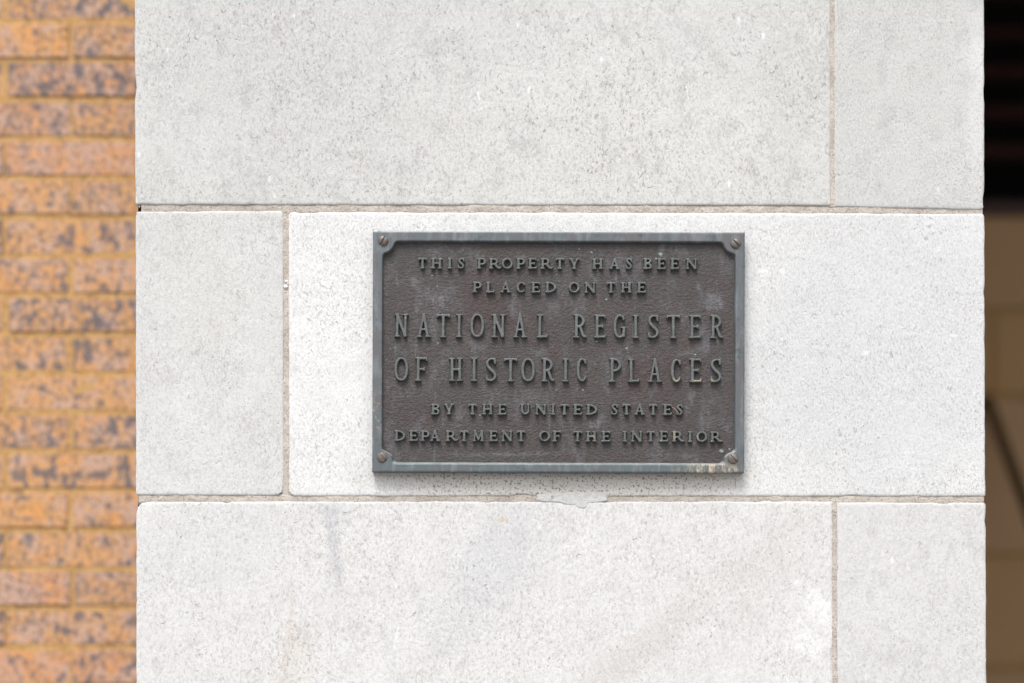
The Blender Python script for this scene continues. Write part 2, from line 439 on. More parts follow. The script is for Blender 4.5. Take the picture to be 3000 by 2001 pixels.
def chamfer_box(x0, x1, y0, y1, z0, z1, c):
    """box with the four front edges (towards -y) and long edges chamfered"""
    v, f = [], []
    for y, i in ((y0, c), (y0 + c, 0), (y1, 0)):
        v += [(x0 + i, y, z0 + i), (x1 - i, y, z0 + i), (x1 - i, y, z1 - i), (x0 + i, y, z1 - i)]
    f.append((0, 1, 2, 3))
    for r in (0, 4):
        for k in range(4):
            k2 = (k + 1) % 4
            f.append((r + k2, r + k, r + 4 + k, r + 4 + k2))
    f.append((11, 10, 9, 8))
    return v, f


def join(parts):
    V, F = [], []
    for v, f in parts:
        n = len(V); V += list(v); F += [tuple(i + n for i in q) for q in f]
    return V, F


def fbm(x, z, s, seed=0.0, oct=3):
    a, t_ = 1.0, 0.0
    for k in range(oct):
        t_ += a * mnoise.noise(Vector((x * s, z * s, seed)))
        s *= 2.1; a *= 0.5
    return t_


def stone_block(name, corners, depth, mat, parent, seed, rad=(3, 3, 3, 3), y0=0.0, step=0.008, wob=0.0007):
    """dressed block: front grid with worn arrises. corners TL, TR, BR, BL as world points on the face;
    rad = corner wear in mm for TL, TR, BR, BL"""
    TL, TR, BR, BL = corners
    W = ((TR - TL).length + (BR - BL).length) / 2
    H = ((TL - BL).length + (TR - BR).length) / 2
    offs = [0, .0007, .0015, .0026, .004, .0065]

    def lines(L):
        n = max(2, int((L - .013) / step))
        return offs + [.0065 + (L - .013) * i / n for i in range(1, n)] + [L - o for o in reversed(offs)]
    us, vs = lines(W), lines(H)
    nu, nv = len(us), len(vs)
    V = []
    for j, b in enumerate(vs):
        for i, a in enumerate(us):
            p = (TL.lerp(TR, a / W)).lerp(BL.lerp(BR, a / W), b / H)
            dl, dr, dt, db = a, W - a, b, H - b
            d = min(dl, dr, dt, db)
            # wear along the arris, a small chip now and then
            e = fbm(p.x * 1.0 + (p.z if min(dl, dr) < min(dt, db) else 0), p.z, 38, seed, 4)
            e2 = max(0.0, fbm(p.x, p.z, 23, seed + 9, 3) - 0.45) * 0.006
            inset = wob * (0.9 * e - 0.55) + e2
            fall = max(0.0, 1 - d / 0.006)
            sx = (1 if dl < dr else -1) * inset * max(0.0, 1 - min(dl, dr) / .006)
            sz = (-1 if dt < db else 1) * inset * max(0.0, 1 - min(dt, db) / .006)
            for (ca, cb, r, gx, gz) in ((dl, dt, rad[0], 1, -1), (dr, dt, rad[1], -1, -1), (dr, db, rad[2], -1, 1), (dl, db, rad[3], 1, 1)):
                r = r / 1000
                if ca < r and cb < r:
                    qx, qz = r - ca, r - cb
                    q = math.hypot(qx, qz)
                    if q > r * 0.999:
                        k = (q - r) / q if q > r else 0
                        sx += gx * qx * k; sz += gz * qz * k
            rr = 0.0030
            dd = min(1.0, d / rr)
            yy = rr * (1 - math.sqrt(max(0.0, 1 - (1 - dd) ** 2))) * 0.5
            yy += fbm(p.x, p.z, 9, seed + 3, 3) * 0.0006 + fall * abs(e) * 0.0005
            V.append((p.x + sx, y0 + yy, p.z + sz))
    F = [(j * nu + i, (j + 1) * nu + i, (j + 1) * nu + i + 1, j * nu + i + 1) for j in range(nv - 1) for i in range(nu - 1)]
    sm = [True] * len(F)
    ring = [i for i in range(nu)] + [j * nu + nu - 1 for j in range(1, nv)] + [(nv - 1) * nu + i for i in range(nu - 2, -1, -1)] + [j * nu for j in range(nv - 2, 0, -1)]
    n0 = len(V)
    for k in ring:
        V.append((V[k][0], y0 + depth, V[k][2]))
    m = len(ring)
    for k in range(m):
        k2 = (k + 1) % m
        F.append((ring[k], ring[k2], n0 + k2, n0 + k)); sm.append(False)
    F.append(tuple(n0 + k for k in range(m))); sm.append(False)
    return keep(mesh_obj(name, V, F, mat, parent, sm))


# ------------------------------------------------------------------ the ground
v, f = box_data(-400, 400, -400, 400, -0.05, 0.0)
g_ = mesh_obj('pavement', [(-400, -400, 0), (400, -400, 0), (400, 400, 0), (-400, 400, 0)], [(0, 1, 2, 3)], m_pave)
g_['kind'] = 'structure'

# ------------------------------------------------------------------ the limestone pier
pier = empty('stone_pier', (0.06, 0.45, 0), 'pale limestone pier of large dressed blocks carrying the bronze plaque', 'pier')
PD = 0.9
# x of the arrises (photo px in the 2351 copy)
cz = lambda px, py: Q(px, py)
D = dict
rows = [
    # name, corners TL TR BR BL in 2351-copy pixels, material, seed, corner wear
    ((309.5, -190), (1906, -190), (1907, 471), (311, 469), m_top_long, 1.0, (3, 3, 3, 4)),
    ((1915.5, -190), (2258.5, -190), (2259.5, 481), (1916, 474), m_top_short, 2.0, (3, 3, 6, 3)),
    ((312, 486), (650, 484.5), (651, 1137), (312.5, 1136), m_mid_short, 3.0, (4, 5, 12, 4)),
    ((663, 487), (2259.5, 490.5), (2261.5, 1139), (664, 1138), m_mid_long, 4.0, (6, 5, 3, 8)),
    ((313.5, 1152), (1911, 1151.5), (1912, 1800), (313.5, 1800), m_low_long, 5.0, (14, 3, 3, 3)),
    ((1922.5, 1154), (2262.5, 1154), (2264.5, 1800), (1923, 1800), m_low_short, 6.0, (3, 4, 3, 3)),
]
for (a, b, c_, d_, mt, sd_, rad) in rows:
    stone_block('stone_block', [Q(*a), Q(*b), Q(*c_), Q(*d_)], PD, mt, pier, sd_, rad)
# the courses above and below the picture
xl, xr = Q(312, 0).x, Q(2261, 0).x
zb = Q(0, 1800).z - 0.007
H_ = 0.353
k = 0
while zb > 0.02:
    z1, z0 = zb, max(0.0, zb - H_ + 0.007)
    xm = xl + 0.18 if k % 2 == 0 else xr - 0.18
    for (xa, xb, mt) in ((xl, xm - .003, m_mid_short if k % 2 == 0 else m_low_long), (xm + .003, xr, m_mid_long if k % 2 == 0 else m_low_short)):
        stone_block('stone_block', [Vector((xa, 0, z1)), Vector((xb, 0, z1)), Vector((xb, 0, z0)), Vector((xa, 0, z0))], PD, mt, pier, 30 + k, step=0.03)
    zb -= H_; k += 1
zt = Q(0, -190).z + 0.007
for k in range(3):
    z0, z1 = zt, zt + H_ - 0.007
    xm = xl + 0.18 if k % 2 == 0 else xr - 0.18
    for (xa, xb, mt) in ((xl, xm - .003, m_mid_short if k % 2 == 0 else m_top_long), (xm + .003, xr, m_top_short)):
        stone_block('stone_block', [Vector((xa, 0, z1)), Vector((xb, 0, z1)), Vector((xb, 0, z0)), Vector((xa, 0, z0))], PD, mt, pier, 50 + k, step=0.03)
    zt += H_
ZTOP = zt


def mortar_strip(p0, p1, th, horizontal, parent, seed, rec=0.0014, n=160):
    """bed or head joint, sunk a little behind the arrises, uneven face; runs 60 mm deep"""
    V, F = [], []
    m = 5
    for i in range(n + 1):
        p = p0.lerp(p1, i / n)
        for j in range(m):
            s_ = (j / (m - 1) - 0.5) * (th + 0.005)
            x, z = (p.x, p.z + s_) if horizontal else (p.x + s_, p.z)
            y = rec + fbm(x, z, 70, seed, 3) * 0.0008 + (0.0005 if j in (0, m - 1) else 0)
            V.append((x, y, z))
    for i in range(n):
        for j in range(m - 1):
            q = (i * m + j, (i + 1) * m + j, (i + 1) * m + j + 1, i * m + j + 1)
            F.append(q if horizontal else q[::-1])
    # back and ends
    nb = len(V)
    ends = [0, m - 1, n * m + m - 1, n * m]
    for e_ in ends:
        V.append((V[e_][0], 0.06, V[e_][2]))
    F += [(ends[0], ends[1], nb + 1, nb), (ends[2], ends[3], nb + 3, nb + 2), (nb, nb + 1, nb + 2, nb + 3)]
    F.append(tuple([i * m for i in range(n + 1)][::-1]) + (nb, nb + 3))
    F.append(tuple([i * m + m - 1 for i in range(n + 1)]) + (nb + 2, nb + 1))
    return keep(mesh_obj('mortar_joint', V, F, m_mortar, parent, True))


S = K * 3000 / 2351
mortar_strip(Q(324, 478), Q(1250, 479.5), 14 * S, True, pier, 61, n=300)
mortar_strip(Q(1250, 479.5), Q(2256.5, 484), 14.5 * S, True, pier, 62, n=300)
mortar_strip(Q(317.5, 1144.5), Q(1262, 1145), 14 * S, True, pier, 63, n=300)
mortar_strip(Q(1262, 1145), Q(2259.5, 1147), 14 * S, True, pier, 64, n=300)
mortar_strip(Q(1910.8, -190), Q(1911.5, 474), 9 * S, False, pier, 65, rec=.001)
mortar_strip(Q(656.6, 486), Q(657.6, 1138), 13 * S, False, pier, 66, rec=.0012)
mortar_strip(Q(1916.8, 1152), Q(1917.5, 1800), 10.5 * S, False, pier, 67, rec=.0010)
# dark core behind the joints, its colour standing in for shade in the gap
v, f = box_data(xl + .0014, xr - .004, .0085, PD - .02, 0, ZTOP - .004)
keep(mesh_obj('shade_core', v, f, m_void, pier))


# loose crumbs of stone and mortar caught in the joints
def pebble(name, p, r, mat, parent, flat=0.6, seed=0):
    V, F = [], []
    n, m = 10, 6
    for j in range(m + 1):
        th = math.pi * j / m
        for i in range(n):
            ph = 2 * math.pi * i / n
            d_ = Vector((math.sin(th) * math.cos(ph), math.cos(th), math.sin(th) * math.sin(ph)))
            rr = r * (1 + 0.45 * mnoise.noise(d_ * 1.6 + Vector((seed, 0, 0))))
            V.append((p.x + d_.x * rr, p.y + d_.y * rr * flat, p.z + d_.z * rr * 0.8))
    for j in range(m):
        for i in range(n):
            i2 = (i + 1) % n
            F.append((j * n + i, j * n + i2, (j + 1) * n + i2, (j + 1) * n + i))
    return keep(mesh_obj(name, V, F, mat, parent, True))


for (px, py, r, mt) in ((658, 646, .0022, m_crumb), (656, 658, .0028, m_crumb), (661, 651, .0014, m_crumb), (320, 475, .0012, m_mortar)):
    pebble('mortar_crumb', Q(px, py, 0.001), r, mt, pier, seed=px)

# grey patch of filler smeared over the bed joint
V, F = [], []
cp = Q(1316, 1143)
outline = [(1233, 1136), (1262, 1131), (1290, 1131), (1330, 1131), (1372, 1129.5), (1395, 1133), (1396, 1143), (1390, 1150), (1370, 1153),
           (1352, 1154), (1345, 1166), (1330, 1167), (1322, 1160), (1300, 1158), (1285, 1153), (1255, 1152), (1238, 1150), (1234, 1143)]
pts = []
no = len(outline)
for i in range(no):
    for k in range(6):
        p0, p1, p2, p3 = (outline[(i + d_) % no] for d_ in (-1, 0, 1, 2))
        u = k / 6
        f_ = lambda a, b, c2, d2: 0.5 * (2 * b + (c2 - a) * u + (2 * a - 5 * b + 4 * c2 - d2) * u * u + (3 * b - a - 3 * c2 + d2) * u ** 3)
        pts.append(Q(f_(p0[0], p1[0], p2[0], p3[0]), f_(p0[1], p1[1], p2[1], p3[1])))
m = len(pts)
rings = [(1.02, .0018), (1.0, .0004), (.97, -.0001), (.9, -.0002), (.7, -.0003), (.4, -.0002)]
for (s_, y) in rings:
    for i, p in enumerate(pts):
        j_ = 1 + 0.05 * fbm(p.x, p.z, 130, 5, 4) * s_
        x, z = cp.x + (p.x - cp.x) * s_ * j_, cp.z + (p.z - cp.z) * s_ * j_
        V.append((x, y + (0.0004 * fbm(x, z, 90, 2) if s_ < 1 else 0), z))
for r in range(len(rings) - 1):
    for i in range(m):
        i2 = (i + 1) % m
        F.append((r * m + i, (r + 1) * m + i, (r + 1) * m + i2, r * m + i2)[::-1])
V.append((cp.x, -.0005, cp.z))
for i in range(m):
    F.append(((len(rings) - 1) * m + i, (len(rings) - 1) * m + (i + 1) % m, len(V) - 1))
keep(mesh_obj('filler_patch', V, F, m_filler, pier, True))

# ------------------------------------------------------------------ brick wall set back on the left
BY = 0.60
bs = (DIST + BY) / DIST
bp = P(0, 0, BY)
pitch = 114.6 * K * bs
jt = 0.0085
blen = 397 * K * bs
zj0 = P(0, 177, BY).z             # a bed joint
xj = P(208, 0, BY).x              # a head joint of the even courses
wall = empty('brick_wall', (-1.4, BY + .05, 0), 'orange iron-spot brick wall set back behind the limestone pier', 'wall')
xr_w = xl - 0.004 + 0.0
bm_v, bm_f = chamfer_box(-(blen - .0068) / 2, (blen - .0068) / 2, -.0, .095, -(pitch - jt) / 2, (pitch - jt) / 2, .0013)
brick_me = bpy.data.meshes.new('brick')
brick_me.from_pydata(bm_v, [], bm_f)
brick_me.materials.append(m_brick)
stuff = []
nlow, nhigh = -int((zj0 - 0) / pitch), int((ZTOP - zj0) / pitch)
nbr = 0
for k in range(nlow, nhigh + 1):
    zc = zj0 + (k + 0.5) * pitch
    even = (k % 2 == 0)
    for q in range(-14, 3):
        xc = xj + (q + .5) * blen + (0 if even else -blen / 2 + .003)
        if xc - blen / 2 > xl - 0.03:
            continue
        near = (zj0 - 1.15 < zc < zj0 + 0.35) and xc > -1.45
        if near:
            b_ = bpy.data.objects.new('brick', brick_me)
            link(b_, wall)
            b_.location = Vector((xc + random.uniform(-.0025, .0025), BY + random.uniform(-.0012, .0012), zc + random.uniform(-.0008, .0008))) - wall.location
            b_.rotation_euler = (random.uniform(-.004, .004), random.uniform(-.0035, .0035), random.uniform(-.004, .004))
            nbr += 1
        else:
            stuff.append(([(x + xc, y + BY + random.uniform(-.0002, .0002), z + zc) for (x, y, z) in bm_v], bm_f))
v, f = join(stuff)
ob = keep(mesh_obj('outlying_brickwork', v, f, m_brick, wall)); ob['kind'] = 'stuff'
print('bricks', nbr)
nx, nz = 260, 420
X0, X1 = -3.6, xl + .05
# mortar bed behind
V, F = [], []
nx, nz = 150, 300
for j in range(nz + 1):
    for i in range(nx + 1):
        x = X0 + (X1 - X0) * i / nx; z = ZTOP * j / nz
        V.append((x, BY + .0015 + .0010 * fbm(x, z, 30, 3, 2), z))
F = [(j * (nx + 1) + i, j * (nx + 1) + i + 1, (j + 1) * (nx + 1) + i + 1, (j + 1) * (nx + 1) + i) for j in range(nz) for i in range(nx)]
n0 = len(V)
V += [(X0, BY + .3, 0), (X1, BY + .3, 0), (X1, BY + .3, ZTOP), (X0, BY + .3, ZTOP)]
a_, b_, c_, d_ = 0, nx, nz * (nx + 1) + nx, nz * (nx + 1)
F += [(a_, n0, n0 + 3, d_), (n0, n0 + 1, n0 + 2, n0 + 3)]
keep(mesh_obj('mortar_bed', V, F, m_brick_mortar, wall))

# ------------------------------------------------------------------ porch beyond the pier on the right
WY = 2.4
ws = (DIST + WY) / DIST
pw = empty('porch_wall', (2.2, WY + .1, 0), 'shaded tan limestone wall at the back of the dark porch', 'wall')
zj = [P(0, y_, WY).z for y_ in (632, 908, 1160, 1628, 1960)]
zz = zj[-1]
while zz > 0.1:
    zz -= .353
    zj.append(max(0, zz))
PX0, PX1 = 0.2, 4.2
for r_ in range(len(zj) - 1):
    z1, z0 = zj[r_], zj[r_ + 1]
    w_ = 0.82
    x = P(2907, 0, WY).x - w_ * (.62 if r_ % 2 == 1 else 1.35)
    if r_ == 1:
        x = P(2907, 0, WY).x - w_
    while x < PX1:
        xa, xb = max(x, PX0), min(x + w_, PX1)
        if xb - xa > .03:
            v, f = chamfer_box(xa + .004, xb - .004, WY, WY + .18, z0 + .005, z1 - .005, .004)
            keep(mesh_obj('stone_block', v, f, m_tan, pw))
        x += w_
v, f = box_data(PX0, PX1, WY + .007, WY + .2, 0, zj[0])
keep(mesh_obj('mortar_bed', v, f, m_tan_mortar, pw))

# louvred opening over it
lv = empty('louvred_opening', (2.2, WY + .1, zj[0]), 'dark louvred opening with red brown slats above the tan wall', 'louvre')
ztop_l = zj[0] + 1.05
fr = join([box_data(PX0, PX1, WY + .03, WY + .16, zj[0] + .002, zj[0] + .040),
           box_data(PX0, PX1, WY + .03, WY + .16, ztop_l, ztop_l + .06)])
keep(mesh_obj('frame', fr[0], fr[1], m_redpaint, lv))
for (y0_, y1_) in ((575, 612), (412, 458), (300, 345), (182, 224), (70, 108), (-50, -10), (-165, -125), (-280, -240)):
    za, zb_ = P(0, y1_, WY + .12).z, P(0, y0_, WY + .12).z
    if zb_ > ztop_l:
        break
    if y0_ == 575:
        continue
    V = [(PX0, WY + .12, za), (PX1, WY + .12, za), (PX1, WY + .145, zb_), (PX0, WY + .145, zb_),
         (PX0, WY + .14, za), (PX1, WY + .14, za), (PX1, WY + .165, zb_), (PX0, WY + .165, zb_)]
    F = [(0, 1, 2, 3), (7, 6, 5, 4), (0, 4, 5, 1), (3, 2, 6, 7), (0, 3, 7, 4), (1, 5, 6, 2)]
    keep(mesh_obj('slat', V, F, m_redpaint, lv))
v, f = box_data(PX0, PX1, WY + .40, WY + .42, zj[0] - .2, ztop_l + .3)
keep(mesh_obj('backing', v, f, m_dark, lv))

# unseen porch shell, added to keep the daylight off that wall
v, f = join([box_data(xr - .05, PX1 + .5, -.10, WY + .9, ztop_l + .06, ztop_l + .30),
             box_data(PX1, PX1 + .4, 0, WY + .9, 0, ztop_l + .055),
             box_data(PX0 - .1, xr - .03, PD + .003, WY - .001, 0, ztop_l + .055)])
o = mesh_obj('unseen_porch_shell', v, f, m_plaster); o['kind'] = 'structure'
v, f = box_data(PX0 - .1, PX1 + .4, WY + .9, WY + 1.0, 0, ztop_l + .3)
# steps up to the porch
parts = []
NR, RH, GO = 11, .168, .205
LAND = NR * RH
for i in range(NR):
    y0_ = WY - .02 - (NR - i) * GO
    parts.append(chamfer_box(xr + .05, PX1 - .02, y0_, WY - .012, i * RH + (.0 if i == 0 else 0.0), (i + 1) * RH, .006))
    parts[-1] = ([(x, y, z) for (x, y, z) in parts[-1][0]], parts[-1][1])
V, F = [], []
prof = []
for i in range(NR):
    y_ = WY - .012 - (NR - i) * GO
    prof += [(y_, i * RH), (y_, (i + 1) * RH)]
prof += [(WY - .012, LAND), (WY - .012, 0)]
n = len(prof)
V = [(xr + .02, y, z) for y, z in prof] + [(PX1 - .01, y, z) for y, z in prof]
F = [(i, (i + 1) % n, n + (i + 1) % n, n + i) for i in range(n)] + [tuple(range(n))[::-1], tuple(range(n, 2 * n))]
o = mesh_obj('steps', V, F, m_pave); o['kind'] = 'structure'


def tube(pts, r, seg=12):
    V, F = [], []
    for i, p in enumerate(pts):
        a = pts[max(0, i - 1)]; b = pts[min(len(pts) - 1, i + 1)]
        d_ = (b - a).normalized()
        up = Vector((1, 0, 0)) if abs(d_.x) < .9 else Vector((0, 0, 1))
        e1 = d_.cross(up).normalized(); e2 = d_.cross(e1)
        rr = r(i / (len(pts) - 1)) if callable(r) else r
        for k in range(seg):
            an = 2 * math.pi * k / seg
            V.append(p + e1 * (rr * math.cos(an)) + e2 * (rr * math.sin(an)))
    for i in range(len(pts) - 1):
        for k in range(seg):
            k2 = (k + 1) % seg
            F.append((i * seg + k, i * seg + k2, (i + 1) * seg + k2, (i + 1) * seg + k))
    F += [tuple(range(seg))[::-1], tuple((len(pts) - 1) * seg + k for k in range(seg))]
    return V, F


rail = empty('handrail', (P(2893, 0, WY).x, WY - .1, LAND), 'dark brown metal handrail slanting down the porch steps', 'handrail')
top = P(2893, 1172, WY - .03)
s_lo = P(3004, 1476, 0)
# the rail runs straight out from the wall: find the depth where it leaves the frame
t_lo = top.x / ((3004 - 1500) * K)            # distance scale at the frame edge
low_pt = Vector((top.x, t_lo * DIST - DIST, EYE + (RISE + (1000.5 - 1476) * K) * t_lo))
dr_ = (low_pt - top)
end = top + dr_ * (2.1 / abs(dr_.y))
v, f = tube([top + Vector((0, .03, 0)), top, end, end + Vector((0, -.05, -.04)), end + Vector((0, -.06, -.12))], .0125)
keep(mesh_obj('rail', v, f, m_rail, rail, True))
for u in (.5, 1.0):
    p = top.lerp(end, u)
    zfoot = max(0.0, min(LAND, (math.floor((p.y - (WY - .012 - NR * GO)) / GO) + 1) * RH))
    v, f = tube([Vector((p.x, p.y, zfoot)), Vector((p.x, p.y, p.z - .008))], .011)
    keep(mesh_obj('post', v, f, m_rail, rail, True))


# ------------------------------------------------------------------ signed distance shapes -> cast relief
def polybox(X, Z, x0, z0, x1, z1, wa, wb=None):
    """tapered flat-ended bar from (x0,z0) to (x1,z1), full widths wa, wb"""
    wb = wa if wb is None else wb
    dx, dz = x1 - x0, z1 - z0
    L = math.hypot(dx, dz); dx /= L; dz /= L
    u = (X - x0) * dx + (Z - z0) * dz
    v = np.abs(-(X - x0) * dz + (Z - z0) * dx)
    wv = (wa + (wb - wa) * np.clip(u / L, 0, 1)) / 2
    a = np.abs(u - L / 2) - L / 2
    b = v - wv
    return np.minimum(np.maximum(a, b), 0) + np.hypot(np.maximum(a, 0), np.maximum(b, 0))


def rect(X, Z, x0, z0, x1, z1):
    a = np.abs(X - (x0 + x1) / 2) - (x1 - x0) / 2
    b = np.abs(Z - (z0 + z1) / 2) - (z1 - z0) / 2
    return np.minimum(np.maximum(a, b), 0) + np.hypot(np.maximum(a, 0), np.maximum(b, 0))


def curve(X, Z, pts, widths):
    """stroke along a polyline with varying full width"""
    d = np.full(X.shape, 9.0)
    n = len(pts)
    for i in range(n - 1):
        (x0, z0), (x1, z1) = pts[i], pts[i + 1]
        w0, w1 = widths[i], widths[i + 1]
        dx, dz = x1 - x0, z1 - z0
        L2 = dx * dx + dz * dz
        if L2 < 1e-12:
            continue
        h = np.clip(((X - x0) * dx + (Z - z0) * dz) / L2, 0, 1)
        d = np.minimum(d, np.hypot(X - x0 - dx * h, Z - z0 - dz * h) - (w0 + (w1 - w0) * h) / 2)
    return d


def smin(a, b, k):
    h = np.clip(0.5 + 0.5 * (b - a) / k, 0, 1)
    return b * (1 - h) + a * h - k * h * (1 - h)


def spl(cp_, n=10):
    out = []
    P_ = [cp_[0]] + list(cp_) + [cp_[-1]]
    for i in range(1, len(P_) - 2):
        for k in range(n):
            u = k / n
            a, b, c2, d2 = P_[i - 1], P_[i], P_[i + 1], P_[i + 2]
            out.append(tuple(0.5 * (2 * b[m_] + (c2[m_] - a[m_]) * u + (2 * a[m_] - 5 * b[m_] + 4 * c2[m_] - d2[m_]) * u * u
                                    + (3 * b[m_] - a[m_] - 3 * c2[m_] + d2[m_]) * u ** 3) for m_ in range(len(a))))
    out.append(tuple(P_[-2]))
    return out


def ell(cx, cz_, rx, rz, a0, a1, n=36, pw_=2.0):
    o_ = []
    for i in range(n + 1):
        a = R(a0 + (a1 - a0) * i / n)
        ca, sa = math.cos(a), math.sin(a)
        e = 2 / pw_
        o_.append((cx + rx * math.copysign(abs(ca) ** e, ca), cz_ + rz * math.copysign(abs(sa) ** e, sa)))
    return o_


SMALL = dict(S=.235, T=.15, ov=.082, sh=.125, k=.085,
             W=dict(T=.80, H=1.02, I=.50, S=.68, P=.86, R=1.14, O=1.06, E=.82, Y=1.02, A=1.06, B=.82, N=1.06, L=.78, C=.92, D=1.04, U=.94, F=.80, M=1.18))
BIG = dict(S=.126, T=.09, ov=.072, sh=.058, k=.045,
           W=dict(N=.60, A=.64, T=.58, I=.26, O=.60, L=.48, R=.54, E=.52, G=.54, S=.48, F=.54, H=.60, C=.48, P=.53))


def glyph(ch, st, X, Z):
    S_, T_, ov, sh, k, W = st['S'], st['T'], st['ov'], st['sh'], st['k'], st['W'][ch]
    big = st is BIG
    comps = []
    add = comps.append
    B_ = lambda *a: add(rect(X, Z, *a))
    L_ = lambda *a: add(polybox(X, Z, *a))

    def C_(pts, wd):
        if not hasattr(wd, '__len__'):
            wd = [wd] * len(pts)
        add(curve(X, Z, pts, wd))

    def stem(x, w_=None, top=(1, 1), bot=(1, 1)):
        w_ = w_ or S_
        B_(x - w_ / 2, 0, x + w_ / 2, 1)
        if any(bot): B_(x - w_ / 2 - ov * bot[0], 0, x + w_ / 2 + ov * bot[1], sh)
        if any(top): B_(x - w_ / 2 - ov * top[0], 1 - sh, x + w_ / 2 + ov * top[1], 1)
    xl_ = ov + S_ / 2
    mid = W / 2
    tk = T_ * .85
    if ch == 'I':
        stem(mid)
    elif ch == 'T':
        stem(mid, top=(0, 0))
        B_(tk * .3, 1 - T_, W - tk * .3, 1)
        d_ = .14 if big else .26
        L_(tk * .6, .985, tk * .35, 1 - d_, tk * 1.2, tk * .8); L_(W - tk * .6, .985, W - tk * .35, 1 - d_, tk * 1.2, tk * .8)
    elif ch in 'EFL':
        stem(xl_, top=(1, 1 if ch == 'L' else 0), bot=(1, 1 if ch == 'F' else 0))
        xe = W - tk * .45
        if ch in 'EF':
            xt = xe - .02 * W
            B_(xl_, 1 - T_, xt, 1)
            L_(xt - tk * .1, .99, xt + tk * .25, .84 if big else .74, tk * 1.1, tk * .8)
            xm_ = W * .74
            B_(xl_, .5 - T_ / 2, xm_, .5 + T_ / 2)
            hh = .085 if big else .13
            L_(xm_, .5 - hh, xm_, .5 + hh, tk * .9)
        if ch in 'EL':
            B_(xl_, 0, xe, T_)
            L_(xe - tk * .2, .01, xe + tk * .35, .17 if big else .27, tk * 1.1, tk * .8)
    elif ch == 'H':
        stem(xl_); stem(W - xl_)
        B_(xl_, .5 - T_ / 2, W - xl_, .5 + T_ / 2)
    elif ch == 'N':
        th = T_ * 1.05 if not big else S_ * .85
        x1, x2 = ov + th / 2, W - ov - th / 2
        stem(x1, th, top=(1, 0)); 
        B_(x2 - th / 2, .03, x2 + th / 2, 1); B_(x2 - th / 2 - ov, 1 - sh, x2 + th / 2 + ov, 1)
        L_(x1 - th * .1, 1.0, x2 + th * .05, 0.0, S_ * 1.02)
    elif ch == 'M':
        th = T_
        x1, x2 = ov + th * .9, W - ov - th * 1.1
        L_(x1, 0, x1 + .04, 1, th); B_(x1 - th / 2 - ov, 0, x1 + th / 2 + ov, sh)
        L_(x2 + .01, 0, x2 - .03, 1, S_); B_(x2 - S_ / 2 - ov * .6, 0, x2 + S_ / 2 + ov * .6, sh)
        L_(x1 + .05, 1, mid, .10, S_ * .95, S_ * .7); L_(x2 - .04, 1, mid, .10, th, th * .8)
        B_(x1 - ov * .8, 1 - sh, x1 + .13, 1); B_(x2 - .12, 1 - sh, x2 + ov, 1)
    elif ch == 'A':
        th = T_ * (1.0 if big else 1.05)
        a0, a1 = ov + th * .6, W - ov - S_ * .62
        L_(a0, 0, mid - .01, 1.0, th, th); L_(a1, 0, mid - S_ * .12, 1.03, S_, S_ * .95)
        B_(a0 - th / 2 - ov * .8, 0, a0 + th / 2 + ov * 1.1, sh); B_(a1 - S_ / 2 - ov * .8, 0, a1 + S_ / 2 + ov, sh)
        zb_ = .33
        B_(a0 + (mid - a0) * zb_, zb_ - T_ * .45, a1 - (a1 - mid) * zb_, zb_ + T_ * .45)
    elif ch == 'Y':
        B_(mid - S_ / 2, 0, mid + S_ / 2, .5); B_(mid - S_ / 2 - ov, 0, mid + S_ / 2 + ov, sh)
        L_(mid, .38, .20, .98, S_ * .9); L_(mid, .38, W - .20, .98, T_)
        B_(.02, 1 - sh, .40, 1); B_(W - .36, 1 - sh, W - .02, 1)
    elif ch == 'V':
        pass
    elif ch in 'PRB':
        stem(xl_, top=(1, 0), bot=(1, 0 if ch == 'B' else 1))
        if ch == 'B':
            xr1, xr2 = W - S_ * .62, W - S_ * .5
            p1 = [(xl_, 1 - T_ / 2)] + ell(xr1 - .16, .765, .16, .235 - T_ / 2, 90, -90, 16) + [(xl_, .53)]
            p2 = [(xl_, .53)] + ell(xr2 - .17, .265 + T_ * 0, .17, .265 - T_ / 2, 90, -90, 16) + [(xl_, T_ / 2)]
            for p_ in (p1, p2):
                C_(p_, [T_ + (S_ - T_) * math.sin(math.pi * min(1, max(0, (i - 1) / (len(p_) - 3)))) ** 1.5 for i in range(len(p_))])
        else:
            zl = .47 if big else .44
            bx = (W if ch == 'P' else W * (.92 if big else .76)) - S_ * .5
            rx_ = min(bx - xl_, .26 if big else .26)
            zc_, rz_ = (1 - T_ / 2 + zl) / 2, (1 - T_ / 2 - zl) / 2
            p1 = [(xl_, 1 - T_ / 2)] + ell(bx - rx_, zc_, rx_, rz_, 90, -90, 22) + [(xl_, zl)]
            C_(p1, [T_ + (S_ - T_) * math.sin(math.pi * min(1, max(0, (i - 1) / (len(p1) - 3)))) ** 1.5 for i in range(len(p1))])
            if ch == 'R':
                if big:
                    sp_ = spl([(bx - rx_ * .55, zl, S_ * .9), (bx - .06, .26, S_), (bx + .0, .10, S_), (W - .03, S_ * .42, S_ * .8), (W, S_ * .45, S_ * .7)])
                else:
                    sp_ = spl([(bx - rx_ * .7, zl, S_ * .9), (bx - .04, .27, S_ * 1.05), (bx + .12, .11, S_ * .95), (W - .10, S_ * .36, S_ * .72), (W - .01, S_ * .62, S_ * .5)])
                C_([q[:2] for q in sp_], [q[2] for q in sp_])
    elif ch == 'D':
        stem(xl_, top=(1, 0), bot=(1, 0))
        rx_ = W - S_ * .52 - xl_ - .08
        p1 = [(xl_, 1 - T_ / 2)] + ell(W - S_ * .52 - rx_, .5, rx_, .5 - T_ / 2, 90, -90, 26) + [(xl_, T_ / 2)]
